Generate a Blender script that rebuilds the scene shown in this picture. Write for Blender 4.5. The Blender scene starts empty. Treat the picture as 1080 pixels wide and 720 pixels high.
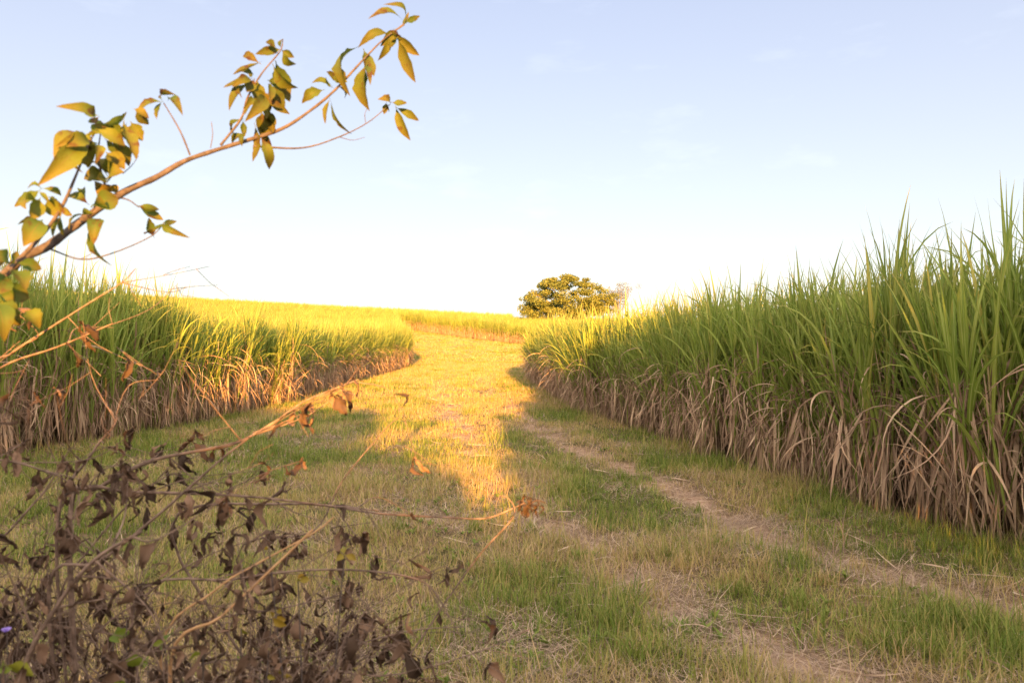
import bpy, math, random
import numpy as np
from mathutils import Vector

RNG = np.random.default_rng(11)
random.seed(5)
scene = bpy.context.scene
COL = scene.collection
R = math.radians
FPX, CX, CY, EYE = 840.0, 540.0, 363.0, 1.7      # pixel scale of a 28 mm lens on the 1080 px wide photo
SUN_ELEV, SUN_SLOPE, SUN_DX = math.atan(0.15), 0.15, -0.07

# ------------------------------------------------------------------ helpers
def P(px, py, d):
    return np.array([(px - CX) / FPX * d, d, EYE + (CY - py) / FPX * d])

def tag(o, label=None, cat=None, group=None, kind=None):
    if label: o['label'] = label
    if cat: o['category'] = cat
    if group: o['group'] = group
    if kind: o['kind'] = kind
    return o

def empty(name, loc=(0, 0, 0), rz=0.0):
    o = bpy.data.objects.new(name, None)
    o.empty_display_size = 0.2
    COL.objects.link(o)
    o.location = loc
    o.rotation_euler = (0, 0, rz)
    return o

def vnoise(x, y, seed=0):
    x = np.asarray(x, float); y = np.asarray(y, float)
    xi = np.floor(x).astype(np.int64); yi = np.floor(y).astype(np.int64)
    xf = x - xi; yf = y - yi
    u = xf * xf * (3 - 2 * xf); v = yf * yf * (3 - 2 * yf)
    def h(a, b):
        n = (a * 374761393 + b * 668265263 + seed * 982451653) & 0xffffffff
        n = ((n ^ (n >> 13)) * 1274126177) & 0xffffffff
        return ((n ^ (n >> 16)) & 0xffff) / 65535.0
    return (h(xi, yi) * (1 - u) * (1 - v) + h(xi + 1, yi) * u * (1 - v)
            + h(xi, yi + 1) * (1 - u) * v + h(xi + 1, yi + 1) * u * v)

def fbm(x, y, seed=0, o=3):
    s = 0; a = 0.5; n = 0
    for i in range(o):
        s = s + a * vnoise(x * 2 ** i, y * 2 ** i, seed + i); n += a; a *= 0.5
    return s / n

class MB:
    """collects quad geometry with per-vertex r (random) and t (along) values"""
    def __init__(s): s.v = []; s.q = []; s.r = []; s.t = []; s.m = []; s.n = 0
    def add(s, v, q, r, t, m=0.0):
        v = np.asarray(v, float).reshape(-1, 3)
        s.v.append(v); s.q.append(np.asarray(q, np.int64).reshape(-1, 4) + s.n)
        s.r.append(np.broadcast_to(np.asarray(r, float), (len(v),)))
        s.t.append(np.broadcast_to(np.asarray(t, float), (len(v),)))
        s.m.append(np.broadcast_to(np.asarray(m, float), (len(v),)))
        s.n += len(v)
    def mesh(s, name, mat, smooth=True):
        v = np.concatenate(s.v).astype(np.float32); q = np.concatenate(s.q).astype(np.int32)
        me = bpy.data.meshes.new(name)
        me.vertices.add(len(v)); me.vertices.foreach_set('co', v.ravel())
        me.loops.add(len(q) * 4); me.loops.foreach_set('vertex_index', q.ravel())
        me.polygons.add(len(q))
        me.polygons.foreach_set('loop_start', np.arange(0, len(q) * 4, 4, dtype=np.int32))
        me.polygons.foreach_set('use_smooth', np.full(len(q), smooth))
        for nm, dat in (('r', s.r), ('t', s.t), ('m', s.m)):
            at = me.attributes.new(nm, 'FLOAT', 'POINT')
            at.data.foreach_set('value', np.concatenate(dat).astype(np.float32))
        me.materials.append(mat)
        me.update(calc_edges=True)
        return me
    def build(s, name, mat, parent=None, smooth=True):
        o = bpy.data.objects.new(name, s.mesh(name, mat, smooth))
        COL.objects.link(o)
        if parent is not None: o.parent = parent
        return o

def ribbons(mb, base, th0, phi0, k, L, W, r, S=6, C=2, p=1.6, fold=0.22, dphi=0.0, twist=0.0, prof='leaf'):
    base = np.asarray(base, float); N = len(base)
    A = lambda a: np.broadcast_to(np.asarray(a, float), (N,))[:, None]
    th0, phi0, k, L, W, dphi, twist = map(A, (th0, phi0, k, L, W, dphi, twist))
    s = np.linspace(0, 1, S + 1)[None, :]
    th = th0 + k * s ** p; ph = phi0 + dphi * s
    d = np.stack([np.sin(th) * np.cos(ph), np.sin(th) * np.sin(ph), np.cos(th)], -1)
    mid = 0.5 * (d[:, 1:] + d[:, :-1]) * (L / S)[..., None]
    pos = np.concatenate([np.zeros((N, 1, 3)), np.cumsum(mid, 1)], 1) + base[:, None, :]
    side = np.stack([-np.sin(ph), np.cos(ph), np.zeros_like(ph)], -1)
    nor = np.cross(d, side)
    tw = (twist * s)[..., None]
    sd = np.cos(tw) * side + np.sin(tw) * nor
    nr = np.cos(tw) * nor - np.sin(tw) * side
    if prof == 'leaf':
        w = np.minimum(0.35 + 3.0 * s, 1.0) * np.clip(1.0 - s ** 2.2, 0.03, 1)
    else:
        w = np.clip(1.0 - s ** 1.5, 0.05, 1)
    w = (W * w)[..., None] * 0.5
    if C == 2:
        V = np.stack([pos - sd * w, pos + sd * w], 2)
    else:
        V = np.stack([pos - sd * w, pos - nr * w * fold * 2, pos + sd * w], 2)
    C = V.shape[2]
    i = np.arange(N)[:, None, None] * (S + 1) * C
    j = np.arange(S)[None, :, None] * C
    c = np.arange(C - 1)[None, None, :]
    a = i + j + c
    q = np.stack([a, a + 1, a + C + 1, a + C], -1)
    rr = np.repeat(np.broadcast_to(np.asarray(r, float), (N,)), (S + 1) * C)
    tt = np.tile(np.repeat(s.ravel(), C), N)
    mm = np.tile([0.0, 1.0, 0.0], N * (S + 1)) if C == 3 else 0.0
    mb.add(V, q, rr, tt, mm)

def smooth_path(pts, n=4):
    pts = np.asarray(pts, float)
    if len(pts) < 3: return pts
    e = np.vstack([2 * pts[0] - pts[1], pts, 2 * pts[-1] - pts[-2]])
    out = []
    for i in range(1, len(e) - 2):
        for u in np.linspace(0, 1, n, endpoint=False):
            p0, p1, p2, p3 = e[i - 1:i + 3]
            out.append(0.5 * (2 * p1 + (p2 - p0) * u + (2 * p0 - 5 * p1 + 4 * p2 - p3) * u * u + (3 * p1 - p0 - 3 * p2 + p3) * u ** 3))
    out.append(pts[-1])
    return np.array(out)

def tube(mb, pts, r0, r1, sides=6, r=0.5, bump=0.0, rng=None):
    pts = np.asarray(pts, float); n = len(pts)
    tan = np.gradient(pts, axis=0); tan /= np.linalg.norm(tan, axis=1)[:, None] + 1e-9
    up = np.array([0.31, 0.17, 0.93]); 
    a = np.cross(tan, up); a /= np.linalg.norm(a, axis=1)[:, None] + 1e-9
    b = np.cross(tan, a)
    rad = np.linspace(r0, r1, n)
    if bump: rad = rad * (1 + bump * (RNG.random(n) - 0.4))
    ang = np.linspace(0, 2 * np.pi, sides, endpoint=False)
    V = pts[:, None, :] + rad[:, None, None] * (np.cos(ang)[None, :, None] * a[:, None, :] + np.sin(ang)[None, :, None] * b[:, None, :])
    i = np.arange(n - 1)[:, None] * sides; j = np.arange(sides)[None, :]
    q = np.stack([i + j, i + (j + 1) % sides, i + sides + (j + 1) % sides, i + sides + j], -1)
    mb.add(V, q, r, np.repeat(np.linspace(0, 1, n), sides))
    if sides == 6:      # end cap
        e = (n - 1) * sides
        mb.add(V[-1], [[0, 1, 2, 3], [0, 3, 4, 5]], r, 1.0)

def leaf_blade(mb, base, tip, width, r, curl=0.25, roll=0.0, petiole=0.15, S=11):
    """ovate pointed leaf folded on its midrib, from base to tip with a sagging curve"""
    base = np.asarray(base, float); tip = np.asarray(tip, float)
    ax = tip - base; L = np.linalg.norm(ax); ax = ax / (L + 1e-9)
    ref = np.array([math.sin(roll), -math.cos(roll), 0.25])
    side = np.cross(ax, ref); side /= np.linalg.norm(side) + 1e-9
    nor = np.cross(side, ax)
    s = np.linspace(0, 1, S + 1)
    w = np.sin(np.pi * np.clip((s - petiole) / (1 - petiole), 0, 1) ** 0.75) ** 0.85
    w = np.maximum(w * (1 + 0.22 * (RNG.random(S + 1) - 0.55)), 0.05 * (1 - s) + 0.012) * width * 0.5
    sag = np.sin(np.pi * s) * curl * L
    pos = base + ax * (s * L)[:, None] + nor * sag[:, None]
    wav = (RNG.random((S + 1, 2)) - 0.5) * 0.25
    fold = 0.35 + 0.3 * RNG.random()
    l2 = pos - side * w[:, None] + nor * (w * (fold + wav[:, 0]))[:, None]
    r2 = pos + side * w[:, None] + nor * (w * (fold + wav[:, 1]))[:, None]
    l1 = pos - side * w[:, None] * 0.55 + nor * (w * 0.42 * fold)[:, None]
    r1 = pos + side * w[:, None] * 0.55 + nor * (w * 0.42 * fold)[:, None]
    V = np.stack([l2, l1, pos, r1, r2], 1)
    a = (np.arange(S)[:, None] * 5 + np.arange(4)[None, :])
    q = np.stack([a, a + 1, a + 6, a + 5], -1)
    mb.add(V, q, r, np.repeat(s, 5), np.tile([0, 0, 1.0, 0, 0], S + 1))

# ------------------------------------------------------------------ materials
def new_mat(name):
    m = bpy.data.materials.new(name); m.use_nodes = True
    nt = m.node_tree; nt.nodes.clear()
    return m, nt, nt.nodes, nt.links

def ramp_node(N, stops):
    n = N.new('ShaderNodeValToRGB'); el = n.color_ramp.elements
    while len(el) < len(stops): el.new(0.5)
    for e, (p, c) in zip(el, stops):
        e.position = p; e.color = (*c, 1)
    return n

def leaf_mat(name, stops, tip=None, tip_from=0.75, trans=0.35, rough=0.55, spot=None, var=0.18, spot_scale=30, rib=None, rib_from=0.8):
    m, nt, N, Lk = new_mat(name)
    at = N.new('ShaderNodeAttribute'); at.attribute_name = 'r'
    col = ramp_node(N, stops); Lk.new(at.outputs['Fac'], col.inputs[0])
    c = col.outputs[0]
    if tip:
        t = N.new('ShaderNodeAttribute'); t.attribute_name = 't'
        mr = N.new('ShaderNodeMapRange'); mr.inputs[1].default_value = tip_from; mr.inputs[2].default_value = 1.0
        Lk.new(t.outputs['Fac'], mr.inputs[0])
        mx = N.new('ShaderNodeMix'); mx.data_type = 'RGBA'
        Lk.new(mr.outputs[0], mx.inputs[0]); Lk.new(c, mx.inputs[6]); mx.inputs[7].default_value = (*tip, 1)
        c = mx.outputs[2]
    geo = N.new('ShaderNodeNewGeometry')
    nz = N.new('ShaderNodeTexNoise'); nz.inputs['Scale'].default_value = spot_scale; nz.inputs['Detail'].default_value = 3
    tc = N.new('ShaderNodeTexCoord'); Lk.new(tc.outputs['Object'], nz.inputs['Vector'])
    if spot:
        mr2 = N.new('ShaderNodeMapRange'); mr2.inputs[1].default_value = 0.56; mr2.inputs[2].default_value = 0.68
        Lk.new(nz.outputs['Fac'], mr2.inputs[0])
        mx = N.new('ShaderNodeMix'); mx.data_type = 'RGBA'
        Lk.new(mr2.outputs[0], mx.inputs[0]); Lk.new(c, mx.inputs[6]); mx.inputs[7].default_value = (*spot, 1)
        c = mx.outputs[2]
    if rib:
        am = N.new('ShaderNodeAttribute'); am.attribute_name = 'm'
        mrr = N.new('ShaderNodeMapRange'); mrr.inputs[1].default_value = rib_from; mrr.inputs[2].default_value = 1.0; mrr.inputs[4].default_value = 0.75
        Lk.new(am.outputs['Fac'], mrr.inputs[0])
        mx = N.new('ShaderNodeMix'); mx.data_type = 'RGBA'
        Lk.new(mrr.outputs[0], mx.inputs[0]); Lk.new(c, mx.inputs[6]); mx.inputs[7].default_value = (*rib, 1)
        c = mx.outputs[2]
    oi = N.new('ShaderNodeObjectInfo')
    ad = N.new('ShaderNodeMath'); ad.operation = 'ADD'; Lk.new(oi.outputs['Random'], ad.inputs[0]); Lk.new(nz.outputs['Fac'], ad.inputs[1])
    mr3 = N.new('ShaderNodeMapRange'); mr3.inputs[1].default_value = 0.3; mr3.inputs[2].default_value = 1.7
    mr3.inputs[3].default_value = 1 - var; mr3.inputs[4].default_value = 1 + var
    Lk.new(ad.outputs[0], mr3.inputs[0])
    hs = N.new('ShaderNodeHueSaturation'); Lk.new(mr3.outputs[0], hs.inputs['Value']); Lk.new(c, hs.inputs['Color'])
    c = hs.outputs[0]
    bs = N.new('ShaderNodeBsdfPrincipled'); bs.inputs['Roughness'].default_value = rough
    bs.inputs['Specular IOR Level'].default_value = 0.25
    Lk.new(c, bs.inputs['Base Color'])
    tr = N.new('ShaderNodeBsdfTranslucent'); Lk.new(c, tr.inputs['Color'])
    ms = N.new('ShaderNodeMixShader'); ms.inputs[0].default_value = trans
    Lk.new(bs.outputs[0], ms.inputs[1]); Lk.new(tr.outputs[0], ms.inputs[2])
    out = N.new('ShaderNodeOutputMaterial'); Lk.new(ms.outputs[0], out.inputs[0])
    return m

def bark_mat(name, c1, c2, scale=40, rough=0.85, band=False):
    m, nt, N, Lk = new_mat(name)
    tc = N.new('ShaderNodeTexCoord')
    nz = N.new('ShaderNodeTexNoise'); nz.inputs['Scale'].default_value = scale; nz.inputs['Detail'].default_value = 5
    Lk.new(tc.outputs['Object'], nz.inputs['Vector'])
    rp = ramp_node(N, [(0.32, c1), (0.68, c2)]); Lk.new(nz.outputs['Fac'], rp.inputs[0])
    bs = N.new('ShaderNodeBsdfPrincipled'); bs.inputs['Roughness'].default_value = rough
    bs.inputs['Specular IOR Level'].default_value = 0.2
    Lk.new(rp.outputs[0], bs.inputs['Base Color'])
    bp = N.new('ShaderNodeBump'); bp.inputs['Strength'].default_value = 0.4; bp.inputs['Distance'].default_value = 0.004
    Lk.new(nz.outputs['Fac'], bp.inputs['Height']); Lk.new(bp.outputs[0], bs.inputs['Normal'])
    out = N.new('ShaderNodeOutputMaterial'); Lk.new(bs.outputs[0], out.inputs[0])
    return m

M = {}
M['cane_leaf'] = leaf_mat('cane_leaf', [(0.0, (0.10, 0.165, 0.02)), (0.45, (0.20, 0.27, 0.045)), (0.8, (0.31, 0.345, 0.07)), (1.0, (0.42, 0.37, 0.08))],
                          tip=(0.36, 0.30, 0.10), tip_from=0.8, trans=0.42, rough=0.5, var=0.25, spot_scale=6, rib=(0.42, 0.46, 0.16), rib_from=0.72)
M['cane_dry'] = leaf_mat('cane_dry_leaf', [(0.0, (0.17, 0.105, 0.07)), (0.5, (0.32, 0.215, 0.145)), (1.0, (0.50, 0.37, 0.25))],
                         trans=0.2, rough=0.8, var=0.22, spot_scale=8)
M['cane_stalk'] = bark_mat('cane_stalk', (0.16, 0.11, 0.06), (0.30, 0.24, 0.11), 14)
M['grass'] = leaf_mat('grass_blade', [(0.0, (0.10, 0.155, 0.022)), (0.3, (0.18, 0.23, 0.04)), (0.55, (0.30, 0.28, 0.075)), (0.78, (0.41, 0.30, 0.115)), (1.0, (0.47, 0.335, 0.19))],
                      tip=(0.34, 0.29, 0.12), tip_from=0.8, trans=0.35, rough=0.65, var=0.15, spot_scale=3)
M['straw'] = leaf_mat('straw', [(0.0, (0.16, 0.11, 0.08)), (0.5, (0.34, 0.24, 0.17)), (1.0, (0.52, 0.40, 0.29))], trans=0.15, rough=0.85, var=0.15, spot_scale=3)
M['shrub_leaf'] = leaf_mat('yellowing_leaf', [(0.0, (0.06, 0.105, 0.017)), (0.4, (0.105, 0.135, 0.016)), (0.75, (0.125, 0.122, 0.013)), (1.0, (0.17, 0.10, 0.016))],
                           tip=(0.12, 0.092, 0.014), tip_from=0.5, trans=0.42, rough=0.62, spot=(0.07, 0.035, 0.012), var=0.3, spot_scale=30, rib=(0.12, 0.10, 0.025), rib_from=0.85)
M['shrub_stem'] = bark_mat('shrub_bark', (0.05, 0.04, 0.037), (0.105, 0.085, 0.078), 60)
M['dead_stem'] = bark_mat('dead_stem', (0.085, 0.057, 0.044), (0.23, 0.16, 0.125), 45)
M['sunlit_tan_stem'] = bark_mat('sunlit_tan_stem', (0.30, 0.17, 0.08), (0.44, 0.27, 0.14), 45)  # warm sunlight on the sticks put into the colour, lighter than dead_stem
M['dead_leaf'] = leaf_mat('withered_leaf', [(0.0, (0.042, 0.026, 0.017)), (0.6, (0.105, 0.064, 0.042)), (1.0, (0.21, 0.13, 0.085))], trans=0.12, rough=0.85, var=0.25, spot_scale=40)
M['fresh_leaf'] = leaf_mat('fresh_leaf', [(0.0, (0.07, 0.12, 0.015)), (0.6, (0.16, 0.19, 0.02)), (1.0, (0.26, 0.16, 0.02))], trans=0.35, rough=0.45, var=0.15)
M['tree_leaf'] = leaf_mat('tree_leaf', [(0.0, (0.045, 0.065, 0.014)), (0.5, (0.11, 0.13, 0.027)), (1.0, (0.20, 0.20, 0.05))], trans=0.25, rough=0.6, var=0.25, spot_scale=0.8)
M['pale_leaf'] = leaf_mat('pale_leaf', [(0.0, (0.12, 0.135, 0.15)), (1.0, (0.19, 0.21, 0.23))], trans=0.3, rough=0.7, var=0.1)
M['shade_shrub_leaf'] = leaf_mat('shade_shrub_leaf', [(0.0, (0.04, 0.08, 0.015)), (1.0, (0.10, 0.15, 0.03))], trans=0.25, rough=0.5)
M['bark'] = bark_mat('tree_bark', (0.07, 0.05, 0.035), (0.15, 0.11, 0.08), 3)
M['pale_bark'] = bark_mat('pale_bark', (0.15, 0.135, 0.12), (0.22, 0.20, 0.18), 3)
M['petal'] = leaf_mat('violet_petal', [(0.0, (0.30, 0.22, 0.62)), (1.0, (0.42, 0.32, 0.75))], trans=0.3)

# ------------------------------------------------------------------ terrain
def terrain(x, y):
    x = np.asarray(x, float); y = np.asarray(y, float)
    u = np.clip((y - 45) / 130, 0, 1); t = u * u * (3 - 2 * u)
    h = t * (4.9 + 0.056 * np.clip(-x, 0, 160) - 0.02 * np.clip(x, 0, 90))
    fall = np.clip((y - 200) / 400, 0, 1)
    return h * (1 - 0.7 * fall * fall * (3 - 2 * fall))

RUT1 = np.array([(4, 3.7), (5.15, 3.13), (5.8, 2.82), (7.25, 2.24), (10.4, 1.7), (13.3, 0.95), (19.8, 0.15), (30, -0.9), (60, -3.2), (95, -5)])
RUT2 = np.array([(3.2, 2.3), (4.24, 1.72), (5.15, 1.12), (6.3, 0.72), (7.85, 0.33), (10.4, -0.15), (13.3, -0.75), (19.8, -1.6), (30, -2.6), (60, -4.9), (95, -7)])
def rut(x, y, w=0.22):
    wob = (vnoise(y * 0.9, y * 0 + 3, 8) - 0.5) * 0.25
    a = np.interp(y, RUT1[:, 0], RUT1[:, 1]) + wob; b = np.interp(y, RUT2[:, 0], RUT2[:, 1]) - wob
    w2 = w * (1 + 0.012 * np.clip(y, 0, 60))
    g = np.maximum(np.exp(-((x - a) / w2) ** 2), np.exp(-((x - b) / w2) ** 2))
    br = np.clip((fbm(x * 2.6 + 5, y * 1.9, 21) - 0.32) / 0.20, 0, 1)
    fade = np.clip(1.25 - y / 45.0, 0.25, 1)
    return g * br * fade * (y > 2)

def gheight(x, y):
    near = np.exp(-(np.hypot(x, y - 8) / 40.0) ** 2)
    return terrain(x, y) + near * (0.05 * (fbm(x * 1.1, y * 1.1, 3) - 0.5) + 0.03 * (fbm(x * 5, y * 5, 4, 2) - 0.5)) - 0.05 * rut(x, y, 0.27)

LEFT_EDGE = [(-10.5, 2), (-8.9, 7), (-7.5, 13), (-6.8, 17), (-6.4, 22), (-6.9, 30), (-7.3, 39), (-7.4, 57)]
RIGHT_EDGE = [(5.3, 2.0), (4.75, 4.0), (4.12, 6.7), (3.85, 7.5), (2.98, 12.3), (2.5, 15.9), (1.85, 18.8), (1.35, 26), (0.85, 37), (1.15, 41), (2.4, 48), (6, 70), (9, 88)]
LEFT_POLY = LEFT_EDGE + [(-9.8, 70), (-14.2, 100), (-18.5, 128), (-60, 150), (-120, 150), (-140, 120), (-60, 20), (-30, 2)]
RIGHT_POLY = RIGHT_EDGE + [(60, 92), (90, 92), (60, 30), (22, 2)]
FAR_POLY = [(-150, 150), (-70, 152), (-34, 142), (-16, 126), (-6, 108), (2, 95), (40, 95), (95, 98), (95, 215), (-190, 215)]
def inpoly(x, y, poly):
    ins = np.zeros(len(x), bool); n = len(poly)
    for i in range(n):
        x1, y1 = poly[i]; x2, y2 = poly[(i + 1) % n]
        c = ((y1 > y) != (y2 > y))
        xx = (x2 - x1) * (y - y1) / ((y2 - y1) if y2 != y1 else 1e-9) + x1
        ins ^= c & (x < xx)
    return ins
def in_cane(x, y):
    return inpoly(x, y, LEFT_POLY) | inpoly(x, y, RIGHT_POLY) | inpoly(x, y, FAR_POLY)

def axis(fine, hi):
    a = list(np.arange(fine[0], fine[1], fine[2])); st = fine[2]; v = a[-1]
    while v < hi:
        st *= 1.13; v += st; a.append(v)
    return a
xs = np.array([-v for v in reversed(axis((0.07, 6, 0.07), 2600))] + axis((0.0, 6, 0.07), 2600))
ys = np.array([-v for v in reversed(axis((0.3, 3, 0.4), 500))] + axis((0.0, 14, 0.07), 3200))
gx, gy = np.meshgrid(xs, ys); nx, ny = len(xs), len(ys)
gz = gheight(gx.ravel(), gy.ravel())
mb = MB()
i = (np.arange(ny - 1)[:, None] * nx + np.arange(nx - 1)[None, :])
litter = in_cane(gx.ravel(), gy.ravel()).astype(float)
mb.add(np.stack([gx.ravel(), gy.ravel(), gz], 1), np.stack([i, i + 1, i + nx + 1, i + nx], -1), rut(gx.ravel(), gy.ravel()), litter)

m, nt, N, Lk = new_mat('ground_soil')
tc = N.new('ShaderNodeTexCoord')
n1 = N.new('ShaderNodeTexNoise'); n1.inputs['Scale'].default_value = 0.9; n1.inputs['Detail'].default_value = 6
n2 = N.new('ShaderNodeTexNoise'); n2.inputs['Scale'].default_value = 26; n2.inputs['Detail'].default_value = 6
for n in (n1, n2): Lk.new(tc.outputs['Object'], n.inputs['Vector'])
r1 = ramp_node(N, [(0.35, (0.075, 0.075, 0.025)), (0.52, (0.14, 0.10, 0.055)), (0.68, (0.22, 0.15, 0.095))]); Lk.new(n1.outputs['Fac'], r1.inputs[0])
r2 = ramp_node(N, [(0.3, (0.55, 0.55, 0.55)), (0.7, (1.25, 1.2, 1.1))]); Lk.new(n2.outputs['Fac'], r2.inputs[0])
rr = ramp_node(N, [(0.3, (0.25, 0.15, 0.095)), (0.7, (0.46, 0.31, 0.21))]); Lk.new(n2.outputs['Fac'], rr.inputs[0])
ml = N.new('ShaderNodeMix'); ml.data_type = 'RGBA'; ml.blend_type = 'MULTIPLY'; ml.inputs[0].default_value = 1
Lk.new(r1.outputs[0], ml.inputs[6]); Lk.new(r2.outputs[0], ml.inputs[7])
ar = N.new('ShaderNodeAttribute'); ar.attribute_name = 'r'
mx = N.new('ShaderNodeMix'); mx.data_type = 'RGBA'; Lk.new(ar.outputs['Fac'], mx.inputs[0]); Lk.new(ml.outputs[2], mx.inputs[6]); Lk.new(rr.outputs[0], mx.inputs[7])
al = N.new('ShaderNodeAttribute'); al.attribute_name = 't'
mx2 = N.new('ShaderNodeMix'); mx2.data_type = 'RGBA'; Lk.new(al.outputs['Fac'], mx2.inputs[0]); Lk.new(mx.outputs[2], mx2.inputs[6]); mx2.inputs[7].default_value = (0.14, 0.095, 0.06, 1)
bs = N.new('ShaderNodeBsdfPrincipled'); bs.inputs['Roughness'].default_value = 0.95; bs.inputs['Specular IOR Level'].default_value = 0.1
Lk.new(mx2.outputs[2], bs.inputs['Base Color'])
bp = N.new('ShaderNodeBump'); bp.inputs['Strength'].default_value = 0.6; bp.inputs['Distance'].default_value = 0.02
Lk.new(n2.outputs['Fac'], bp.inputs['Height']); Lk.new(bp.outputs[0], bs.inputs['Normal'])
out = N.new('ShaderNodeOutputMaterial'); Lk.new(bs.outputs[0], out.inputs[0])
tag(mb.build('ground', m), kind='structure')

# ------------------------------------------------------------------ grass and straw (uncountable)
def scatter(d0, d1, dens, margin=0.7):
    n = int(dens * (d1 ** 2 - d0 ** 2) * 0.5 * 2 * (0.5 / 0.7778 + 0.06))
    d = np.sqrt(RNG.random(n) * (d1 ** 2 - d0 ** 2) + d0 ** 2)
    x = (RNG.random(n) * 2 - 1) * (0.643 + 0.06) * d
    return x, d

def on_track(x, y, inset=0.15):
    k = ~in_cane(x, y)
    return k & (y < 135) & ((y < 64) | (x > -60))

grass = MB(); dry = MB(); straw = MB()
for d0, d1, dens, hs, ws in ((2.2, 7, 2600, 1.0, 1.0), (7, 12, 1700, 1.05, 1.25), (12, 25, 800, 1.1, 1.9), (25, 64, 330, 1.2, 4.0), (64, 135, 120, 1.3, 9.0)):
    x, y = scatter(d0, d1, dens)
    k = on_track(x, y); x, y = x[k], y[k]
    ru = rut(x, y, 0.27)
    patch = fbm(x * 0.85 + 9, y * 0.6 + 2, 31, 3)            # green or dry patches
    tall = fbm(x * 1.6 + 3, y * 1.6, 47, 3) * 0.62 + 0.38 * vnoise(x * 7.0, y * 7.0, 48)
    k = RNG.random(len(x)) > ru * 0.93 + np.clip((0.46 - tall) * 2.6, 0, 0.75)
    x, y, ru, patch, tall = x[k], y[k], ru[k], patch[k], tall[k]
    lush = np.exp(-((x - 2.75) / 0.75) ** 2 - ((y - 4.55) / 0.5) ** 2)   # green patch in the lower right corner
    edge = np.clip(1 - np.abs(np.interp(y, [p[1] for p in RIGHT_EDGE], [p[0] for p in RIGHT_EDGE]) - x) / 0.6, 0, 1)
    h = hs * np.clip(1.35 - 0.02 * y, 1, 1.3) * (0.035 + 0.28 * np.clip(tall - 0.34, 0, 1) + 0.10 * lush + 0.05 * edge) * (0.45 + 1.15 * RNG.random(len(x)) ** 1.4)
    h *= 1 + 1.3 * (RNG.random(len(x)) > 0.982)
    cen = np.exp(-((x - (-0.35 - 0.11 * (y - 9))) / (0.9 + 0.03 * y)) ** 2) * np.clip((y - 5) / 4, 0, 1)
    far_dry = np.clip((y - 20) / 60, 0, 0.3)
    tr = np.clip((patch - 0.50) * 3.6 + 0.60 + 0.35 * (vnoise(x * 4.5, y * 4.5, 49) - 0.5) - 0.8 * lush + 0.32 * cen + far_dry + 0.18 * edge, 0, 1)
    r = np.clip(tr * 0.66 + 0.08 + 0.8 * (RNG.random(len(x)) - 0.42) + 0.5 * ru, 0, 1)
    base = np.stack([x, y, gheight(x, y) - 0.005], 1)
    n = len(x)
    isdry = r > 0.72
    for sel, tgt in ((~isdry, grass), (isdry, dry)):
        c = sel.sum()
        lean = np.where(sel, RNG.normal(0.28, 0.28, n), 0)[sel]
        lean = lean + (0.35 if tgt is dry else 0)
        ribbons(tgt, base[sel], lean, RNG.random(c) * 6.283, RNG.random(c) * 1.3, h[sel], ws * (0.0035 + 0.005 * RNG.random(c)), r[sel], S=3, p=1.4, prof='g')
for d0, d1, dens, ws in ((2.2, 8, 2300, 1.0), (8, 16, 600, 1.5), (16, 45, 90, 3.0)):
    x, y = scatter(d0, d1, dens)
    k = on_track(x, y); x, y = x[k], y[k]
    ru = rut(x, y, 0.30); dryp = fbm(x * 0.9 + 40, y * 0.9, 77, 3)
    k = RNG.random(len(x)) < np.clip(ru * 1.3 + 0.06 + np.clip((dryp - 0.41) * 2.4, 0, 0.8), 0, 1)
    x, y = x[k], y[k]; n = len(x)
    base = np.stack([x, y, gheight(x, y) + 0.004 + 0.02 * RNG.random(n)], 1)
    ribbons(straw, base, R(86) - RNG.random(n) * 0.3, RNG.random(n) * 6.283, (RNG.random(n) - 0.3) * 0.7, 0.06 + 0.22 * RNG.random(n) ** 2, ws * (0.003 + 0.003 * RNG.random(n)),
            RNG.random(n), S=3, dphi=(RNG.random(n) - 0.5) * 1.4, prof='g')
n = 1500         # low broad-leaved weeds in the turf
x, y = scatter(3.2, 13, n / 110.0)
k = on_track(x, y) & (fbm(x * 1.2, y * 1.2, 63) > 0.47) & (rut(x, y) < 0.4); x, y = x[k], y[k]
for q in range(6):
    m_ = len(x)
    ribbons(grass, np.stack([x, y, gheight(x, y) + 0.01 + 0.02 * RNG.random(m_)], 1), 0.5 + 0.7 * RNG.random(m_), RNG.random(m_) * 6.283, 0.3 + 0.6 * RNG.random(m_), 0.035 + 0.05 * RNG.random(m_), 0.012 + 0.014 * RNG.random(m_), 0.35 * RNG.random(m_), S=4, C=3, prof='leaf')
n = 420          # long pieces of cane trash in and beside the ruts
y = 3.4 + 22 * RNG.random(n) ** 1.6
x = np.where(RNG.random(n) < 0.5, np.interp(y, RUT1[:, 0], RUT1[:, 1]), np.interp(y, RUT2[:, 0], RUT2[:, 1])) + RNG.normal(0, 0.35, n)
ribbons(straw, np.stack([x, y, gheight(x, y) + 0.015 + 0.03 * RNG.random(n)], 1), R(88) - RNG.random(n) * 0.25, RNG.random(n) * 6.283, RNG.normal(0.15, 0.25, n), 0.18 + 0.3 * RNG.random(n), 0.006 + 0.010 * RNG.random(n), 0.35 + 0.65 * RNG.random(n), S=7, dphi=RNG.normal(0, 0.9, n), twist=RNG.normal(0, 1.5, n))
tag(grass.build('grass', M['grass']), 'short green grass covering the mown track between the cane fields', 'grass', kind='stuff')
tag(dry.build('dry_grass', M['grass']), 'dry yellowed grass blades mixed through the green turf of the track', 'dry grass', kind='stuff')
tag(straw.build('straw_litter', M['straw']), 'pinkish brown cut straw lying in the two wheel ruts', 'straw', kind='stuff')

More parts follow.
